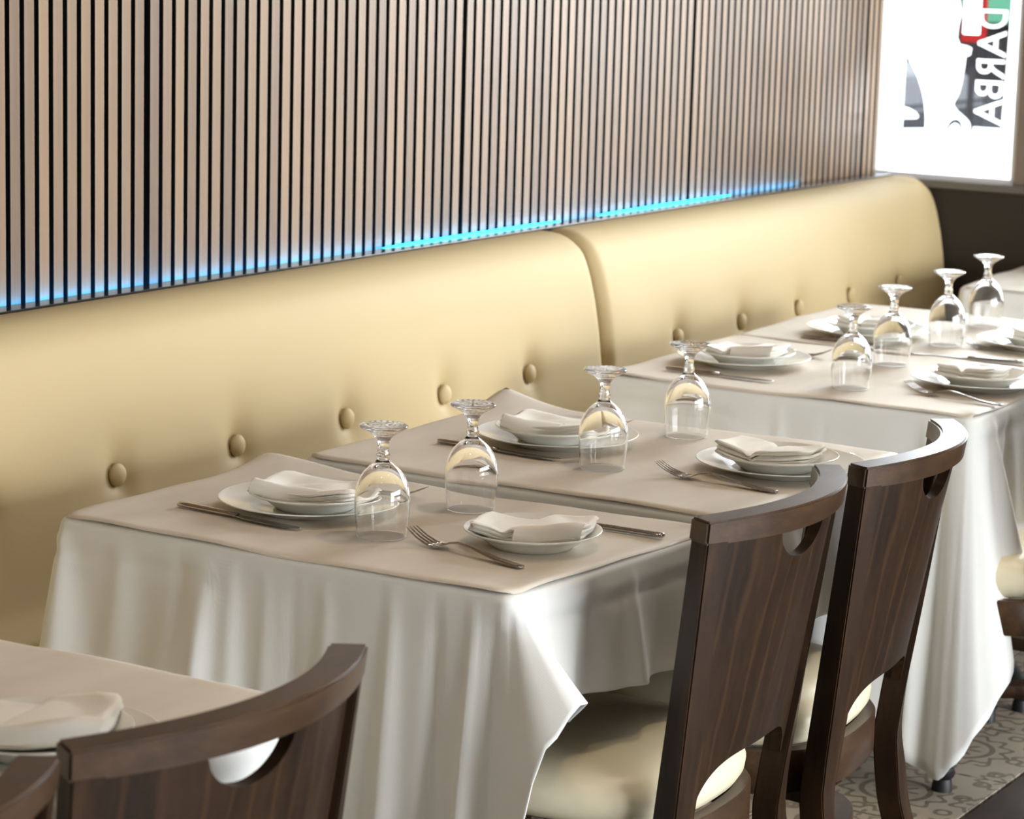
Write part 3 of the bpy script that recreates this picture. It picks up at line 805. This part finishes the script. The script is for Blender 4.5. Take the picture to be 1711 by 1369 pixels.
# fork: local +Y from handle end (0) to tine tips (.222); lies with curved profile
def cs(x, y, z, w, h, n=10): return [(x + w*math.cos(2*PI*a/n), y, z + h*math.sin(2*PI*a/n)) for a in range(n)]
def fork_bm():
    bm = bmesh.new()
    st = [(0, .0030, .004, .0012), (.003, .003, .0078, .0018), (.02, .0030, .0088, .0020), (.05, .0045, .0078, .0019), (.08, .0085, .0058, .0018), (.105, .0125, .0040, .0018), (.125, .0135, .0032, .0018), (.142, .0105, .0045, .0015), (.148, .0080, .0085, .0012), (.156, .0050, .0128, .0010), (.164, .0034, .0140, .0010), (.169, .0030, .0140, .0010)]
    loft(bm, [cs(0, y, z, w, h) for y, z, w, h in st])
    for k in range(4):
        x = (k - 1.5) * .0078
        tt = [(.167, .0030, .0028), (.182, .0042, .0024), (.200, .0095, .0019), (.213, .0155, .0015), (.222, .0200, .0007)]
        loft(bm, [cs(x * (1 - .05*i), y, z, w, w*.55, 8) for i, (y, z, w) in enumerate(tt)])
    bmesh.ops.recalc_face_normals(bm, faces=bm.faces); return bm
def knife():
    t = thing('table_knife', (0, 0, 0), 0, 'x', 'knife', 'table knives')
    bm = bmesh.new(); loft(bm, [cs(0, y, .0042, w, h) for y, w, h in [(0, .004, .0025), (.003, .0078, .0038), (.02, .0086, .0040), (.06, .0075, .0040), (.10, .0062, .0040), (.118, .0055, .0036)]])
    bmesh.ops.recalc_face_normals(bm, faces=bm.faces); obj('handle', bm, M['steel'], t, smooth=True)
    bm = bmesh.new(); loft(bm, [cs(dx, y, .0035, w, h) for y, dx, w, h in [(.114, 0, .0050, .0028), (.122, .0, .0060, .0018), (.135, .0015, .0085, .0012), (.17, .0022, .0098, .0011), (.205, .0020, .0092, .0010), (.222, .0005, .0072, .0009), (.232, -.002, .0045, .0008), (.238, -.004, .0015, .0006)]])
    bmesh.ops.recalc_face_normals(bm, faces=bm.faces); obj('blade', bm, M['blade'], t, smooth=True)
    return t
def aim(o, hx, hy, tx, ty, z):
    o.location = (hx, hy, z); o.rotation_euler = (0, 0, math.atan2(ty - hy, tx - hx) - PI/2)
FORK = [('T1', 3.006, 1.768, 3.060, 1.985, 'fork left of the front place setting, left table of the near pair'),
        ('T2', 3.628, 1.684, 3.652, 1.906, 'fork beside the front place setting, right table of the near pair'),
        ('T3', 4.672, 1.712, 4.722, 1.928, 'fork beside the front place setting, left table of the far pair'),
        ('T4', 5.300, 1.845, 5.350, 2.060, 'fork beside the plate at the right edge, right table of the far pair'),
        ('T1', 3.303, 2.335, 3.297, 2.113, 'fork half hidden behind the first goblet, wall side of the left near table'),
        ('T2', 3.935, 2.330, 3.938, 2.108, 'fork half hidden behind the third goblet, wall side of the right near table'),
        ('T3', 4.955, 2.425, 5.000, 2.208, 'fork right of the wall side plates, left table of the far pair')]
first = None
for tn, hx, hy, tx, ty, l in FORK:
    if first is None: first = obj('fork', fork_bm(), M['steel'], smooth=True); o = first
    else: o = first.copy(); COL.objects.link(o)
    aim(o, hx, hy, tx, ty, TABLES[tn]['z'] + TOP + .001); tag(o, l, 'fork', 'steel table forks')
KN = [('T1', 3.035, 2.378, 3.010, 2.140, 'steel knife left of the wall side plates, left table of the near pair'),
      ('T1', 3.293, 1.703, 3.286, 1.94, 'steel knife right of the front side plate, left table of the near pair'),
      ('T2', 3.646, 2.314, 3.637, 2.075, 'steel knife left of the wall side plates, right table of the near pair'),
      ('T2', 3.968, 1.705, 3.962, 1.943, 'steel knife with its tip showing behind the front napkin, right table of the near pair'),
      ('T3', 4.640, 2.409, 4.636, 2.168, 'steel knife left of the wall side plates, left table of the far pair'),
      ('T3', 5.197, 1.864, 5.157, 2.10, 'steel knife behind the front napkin, left table of the far pair'),
      ('T4', 5.228, 2.385, 5.232, 2.147, 'steel knife left of the wall side plates, right table of the far pair')]
kn = knife()
for i, (tn, hx, hy, tx, ty, l) in enumerate(KN):
    o = kn if i == 0 else copy_tree(kn)
    aim(o, hx, hy, tx, ty, TABLES[tn]['z'] + TOP + .0008); relabel(o, l)

# ------------------------------------------------------------------ chairs
def make_chair():
    t = thing('dining_chair', (0, 0, 0), 0, 'x', 'chair', 'dark wood dining chairs with cream seats')
    ZT = .868
    def lin(keys, z):
        for a, b in zip(keys[:-1], keys[1:]):
            if z <= b[0]: return lerp(a[1], b[1], (z - a[0]) / (b[0] - a[0]))
        return keys[-1][1]
    def wid(z): return lin([(0, .236), (.12, .220), (.25, .207), (.38, .200), (ZT, .221)], z)
    def ye(z):
        return lin([(0, -.09), (.12, -.045), (.25, -.012), (.36, .0), (ZT, -.055)], z)
    def sag(z): return lin([(0, .018), (.44, .024), (ZT, .068)], z)
    def back(u, z, off=0):   # u -1..1 ; off moves along the curve normal (outwards = -y)
        w, s = wid(z), sag(z); x = u * w; y = ye(z) - s * (1 - u*u)
        tx, ty = w, 2*s*u; L = math.hypot(tx, ty); nx, ny = ty/L, -tx/L
        return (x + nx*off, y + ny*off, z)
    # stiles run to the floor as the rear legs
    for s in (-1, 1):
        bm = bmesh.new(); rings = []
        for i in range(41):
            z = ZT * i / 40
            k = 1 if z > .45 else .8 + .2 * z/.45
            u1 = s; dw = (.030 + .014 * min(1, max(0, (.70 - z) / .22))) / wid(z)
            if z > .42:
                a = back(u1, z, .016); b = back(u1 - s*dw, z, .016); c = back(u1 - s*dw, z, -.022); d = back(u1, z, -.022)
            else:
                w = wid(z); y = ye(z); x1 = s*w + s*.006; x0 = s*(w - .040)
                m = min(1, (.42 - z) / .12)
                A, B, C_, D_ = back(u1, .42, .016), back(u1 - s*dw, .42, .016), back(u1 - s*dw, .42, -.022), back(u1, .42, -.022)
                def mixp(p, q): return (lerp(p[0], q[0], m), lerp(p[1] + (y-ye(.42)), q[1], m), z)
                a = mixp(A, (x1, y - .022)); b = mixp(B, (x0, y - .022)); c = mixp(C_, (x0, y + .018)); d = mixp(D_, (x1, y + .018))
            rings.append([a, b, c, d] if s > 0 else [a, d, c, b])
        loft(bm, rings); bmesh.ops.recalc_face_normals(bm, faces=bm.faces)
        es = [e for e in bm.edges if e.calc_face_angle(0) > .8]
        bmesh.ops.bevel(bm, geom=es, offset=.0022, segments=2, affect='EDGES')
        obj('rear_leg', bm, M['chair'], t, auto=35)
    # top rail
    bm = bmesh.new(); rings = []
    for i in range(49):
        u = (-1 + 2*i/48) * 1.012
        a = back(u, ZT, .018); b = back(u, ZT, -.024); z0 = ZT - .030; c = back(u, z0, -.024); d = back(u, z0, .018)
        lift = .004*(1-u*u)
        rings.append([(a[0], a[1], ZT + .002 + lift), (b[0], b[1], ZT + .002 + lift), (c[0], c[1], z0), (d[0], d[1], z0)])
    loft(bm, rings); bmesh.ops.recalc_face_normals(bm, faces=bm.faces)
    es = [e for e in bm.edges if e.calc_face_angle(0) > .8]
    bmesh.ops.bevel(bm, geom=es, offset=.003, segments=2, affect='EDGES')
    obj('top_rail', bm, M['rail'], t, auto=35)
    # curved back panel with half-moon cut-out and arched foot
    bm = bmesh.new(); nU, nZ = 96, 22; front, rear = [], []
    for off, store in ((.006, front), (-.010, rear)):
        for i in range(nU + 1):
            u = -.88 + 1.76*i/nU
            x = u * .21
            zt = ZT - .029
            xc = x + .022
            if abs(xc) < .060: zt -= .046 * math.sqrt(1 - (xc/.060)**2)
            zb = .455
            if abs(x) < .155: zb = .455 + .062 * (1 - (abs(x)/.155)**4) ** .6
            store.append([bm.verts.new(back(u, lerp(zb, zt, j/nZ), off)) for j in range(nZ + 1)])
    for i in range(nU):
        for j in range(nZ):
            bm.faces.new((front[i][j], front[i+1][j], front[i+1][j+1], front[i][j+1])); bm.faces.new((rear[i][j], rear[i][j+1], rear[i+1][j+1], rear[i+1][j]))
        bm.faces.new((front[i][0], rear[i][0], rear[i+1][0], front[i+1][0])); bm.faces.new((front[i][nZ], front[i+1][nZ], rear[i+1][nZ], rear[i][nZ]))
    bmesh.ops.recalc_face_normals(bm, faces=bm.faces)
    obj('back_panel', bm, M['chair'], t, auto=40)
    # seat outline: rounded rear, squarer front
    def so(k, grow=0, n=72):
        a = 2*PI*k/n; c, s = math.cos(a), math.sin(a)
        e = .62 if s > 0 else .74
        x = math.copysign(abs(c)**e, c) * (.210 + grow); y = math.copysign(abs(s)**e, s) * (.205 + grow)
        return x, y + .206
    n = 72
    bm = bmesh.new(); rings = []
    for g_, z in [(-.014, .418), (-.003, .424), (.005, .437), (.007, .452), (.003, .467), (-.008, .480), (-.028, .490), (-.06, .4965), (-.10, .4995), (-.15, .501)]:
        rings.append([(*so(k, g_), z) for k in range(n)])
    loft(bm, rings); bmesh.ops.recalc_face_normals(bm, faces=bm.faces); obj('seat_cushion', bm, M['cushion'], t, smooth=True)
    bm = bmesh.new(); R4 = [[bm.verts.new((*so(k, g_), z)) for k in range(n)] for g_, z in [(.013, .352), (.015, .355), (.015, .414), (.012, .418), (-.006, .418), (-.010, .352)]]
    for a in range(6):
        A, B = R4[a], R4[(a+1) % 6]
        for i in range(n): bm.faces.new((A[i], A[(i+1) % n], B[(i+1) % n], B[i]))
    bmesh.ops.recalc_face_normals(bm, faces=bm.faces); obj('seat_apron', bm, M['rail'], t, auto=40)
    bm = bmesh.new(); R4 = [[bm.verts.new((*so(k, g_), z)) for k in range(n)] for g_, z in [(-.012, .225), (-.010, .228), (-.010, .247), (-.012, .250), (-.048, .250), (-.048, .225)]]
    for a in range(6):
        A, B = R4[a], R4[(a+1) % 6]
        for i in range(n): bm.faces.new((A[i], A[(i+1) % n], B[(i+1) % n], B[i]))
    bmesh.ops.recalc_face_normals(bm, faces=bm.faces); obj('ring_brace', bm, M['rail'], t, auto=40)
    for s in (-1, 1):
        bm = bmesh.new(); rings = []
        for i in range(9):
            z = .37 * i/8; w = .013 + .006*i/8; x = s*(.178 + .012*(1 - i/8)); y = .408 + .016*(1 - i/8)
            rings.append([(x-w, y-w, z), (x+w, y-w, z), (x+w, y+w, z), (x-w, y+w, z)])
        loft(bm, rings); bmesh.ops.recalc_face_normals(bm, faces=bm.faces); obj('front_leg', bm, M['chair'], t)
    return t
CH = [(3.200, 1.553, 3.0, 'dark wood chair with cream seat at the left table of the near pair'),
      (3.658, 1.550, 6.5, 'dark wood chair with cream seat at the right table of the near pair'),
      (4.76, 1.55, 0, 'dark wood chair at the right edge, only cream seat side and ring brace showing'),
      (1.993, 1.565, -1.0, 'nearest dark wood chair at the bottom left, half-moon cut-out in its back'),
      (1.515, 1.568, 0, 'dark wood chair of which only the top rail end shows at the bottom left corner')]
ch = make_chair()
for i, (x, y, a, l) in enumerate(CH):
    o = ch if i == 0 else copy_tree(ch)
    o.location = (x, y, 0); o.rotation_euler = (0, 0, math.radians(a)); relabel(o, l)

# ------------------------------------------------------------------ outdoors, seen through the window
M['pavement'] = mat('pavement', (.42, .42, .41), .9); M['road'] = mat('asphalt', (.010, .010, .011), .95, spec=0)
bm = bmesh.new(); bx(bm, (10.7, 2, -.10), (7.0, 40, .1)); tag(obj('pavement', bm, M['pavement']), kind='structure')
bm = bmesh.new(); bx(bm, (29.3, 2, -.20), (30, 60, .1)); tag(obj('road', bm, M['road']), kind='structure')
M['farwall'] = mat('far_render', (.008, .0076, .0084), .9, spec=0); M['green'] = mat('green_paint', (.022, .062, .040), .8, spec=0); M['red'] = mat('red_paint', (.055, .0030, .0030), .8, spec=0); M['white'] = mat('white_paint', (.6, .6, .6), .5)
M['carpaint'] = mat('silver_car_paint', (.014, .0145, .0170), .6, spec=.05); M['carglass'] = mat('car_glass', (.004, .004, .005), .3, spec=.1); M['rubber'] = mat('tyre_rubber', (.01, .01, .01), .8)
b = thing('building', (36, 16, -.15), 0, 'blurred dark building with a green fascia across the road, behind the window', 'building')
bm = bmesh.new(); bx(bm, (0, 0, 3.0), (4, 40, 6)); obj('wall', bm, M['farwall'], b)
bm = bmesh.new(); bx(bm, (-2.1, 0, 1.65), (.4, 36, 1.7), bev=.03); obj('fascia', bm, M['green'], b)
w0 = None
for k in range(8):
    if w0 is None: bm = bmesh.new(); bx(bm, (0, 0, 0), (.1, 2.6, 1.1), bev=.02); w0 = obj('window', bm, M['carglass'], b); o = w0
    else: o = w0.copy(); COL.objects.link(o)
    o.location = (-2.03, -14 + 4*k, 3.6)
sg = thing('street_sign', (12.0, 4.655, -.15), .0, 'red upright street sign with a white face, beyond the window lettering', 'sign')
bm = bmesh.new(); bx(bm, (0, 0, .6), (.025, .025, 1.2)); obj('post', bm, M['farwall'], sg)
bm = bmesh.new(); bx(bm, (0, 0, 1.72), (.06, .11, .80), bev=.012); obj('board', bm, M['red'], sg)
bm = bmesh.new(); bx(bm, (-.034, 0, 1.69), (.01, .080, .66), bev=.003); obj('face', bm, M['white'], sg)
def car(loc, rz, label):
    t = thing('parked_car', loc, rz, label, 'car')
    prof = [(-2.1, .35), (-2.15, .62), (-2.0, .82), (-1.2, .93), (-.62, 1.38), (.75, 1.42), (1.45, 1.0), (2.05, .92), (2.15, .6), (2.1, .35)]
    bm = bmesh.new(); rings = [[(x, y * (1 - .0), z if z < 1.0 else z) for x, z in prof] for y in (-.82, -.80, .80, .82)]
    for i, r in enumerate(rings):
        if i in (0, 3): rings[i] = [(x*.985, y, lerp(.62, z, .96)) for x, y, z in r]
        rings[i] = [(x, y*(1 if z < 1.0 else .84), z) for x, y, z in rings[i]]
    loft(bm, rings); bmesh.ops.recalc_face_normals(bm, faces=bm.faces)
    bmesh.ops.bevel(bm, geom=[e for e in bm.edges], offset=.03, segments=2, affect='EDGES'); obj('body', bm, M['carpaint'], t, auto=40)
    for s in (-1, 1):
        for pts in ([(-.92, 1.0), (-.55, 1.31), (.02, 1.33), (.02, 1.0)], [(.08, 1.0), (.08, 1.33), (.70, 1.34), (1.22, 1.02)]):
            bm = bmesh.new(); vs = [bm.verts.new((x, s*(.83 - .14*(z-.95)/.4 + .0), z)) for x, z in pts]; bm.faces.new(vs)
            r = bmesh.ops.extrude_face_region(bm, geom=bm.faces[:]); bmesh.ops.translate(bm, vec=(0, -s*.03, 0), verts=[v for v in r['geom'] if isinstance(v, bmesh.types.BMVert)])
            bmesh.ops.recalc_face_normals(bm, faces=bm.faces); obj('side_window', bm, M['carglass'], t)
        for x in (-1.35, 1.35):
            w = lathe([(0, -.1), (.2, -.1), (.31, -.09), (.32, 0), (.31, .09), (.2, .1), (0, .1)], 28)
            bmesh.ops.rotate(w, cent=(0, 0, 0), matrix=Matrix.Rotation(PI/2, 3, 'X'), verts=w.verts); bmesh.ops.translate(w, vec=(x, s*.74, .32), verts=w.verts)
            obj('wheel', w, M['rubber'], t, auto=40)
    return t
car((18.5, 9.5, -.15), 1.56, 'blurred grey car parked in the road outside the window')
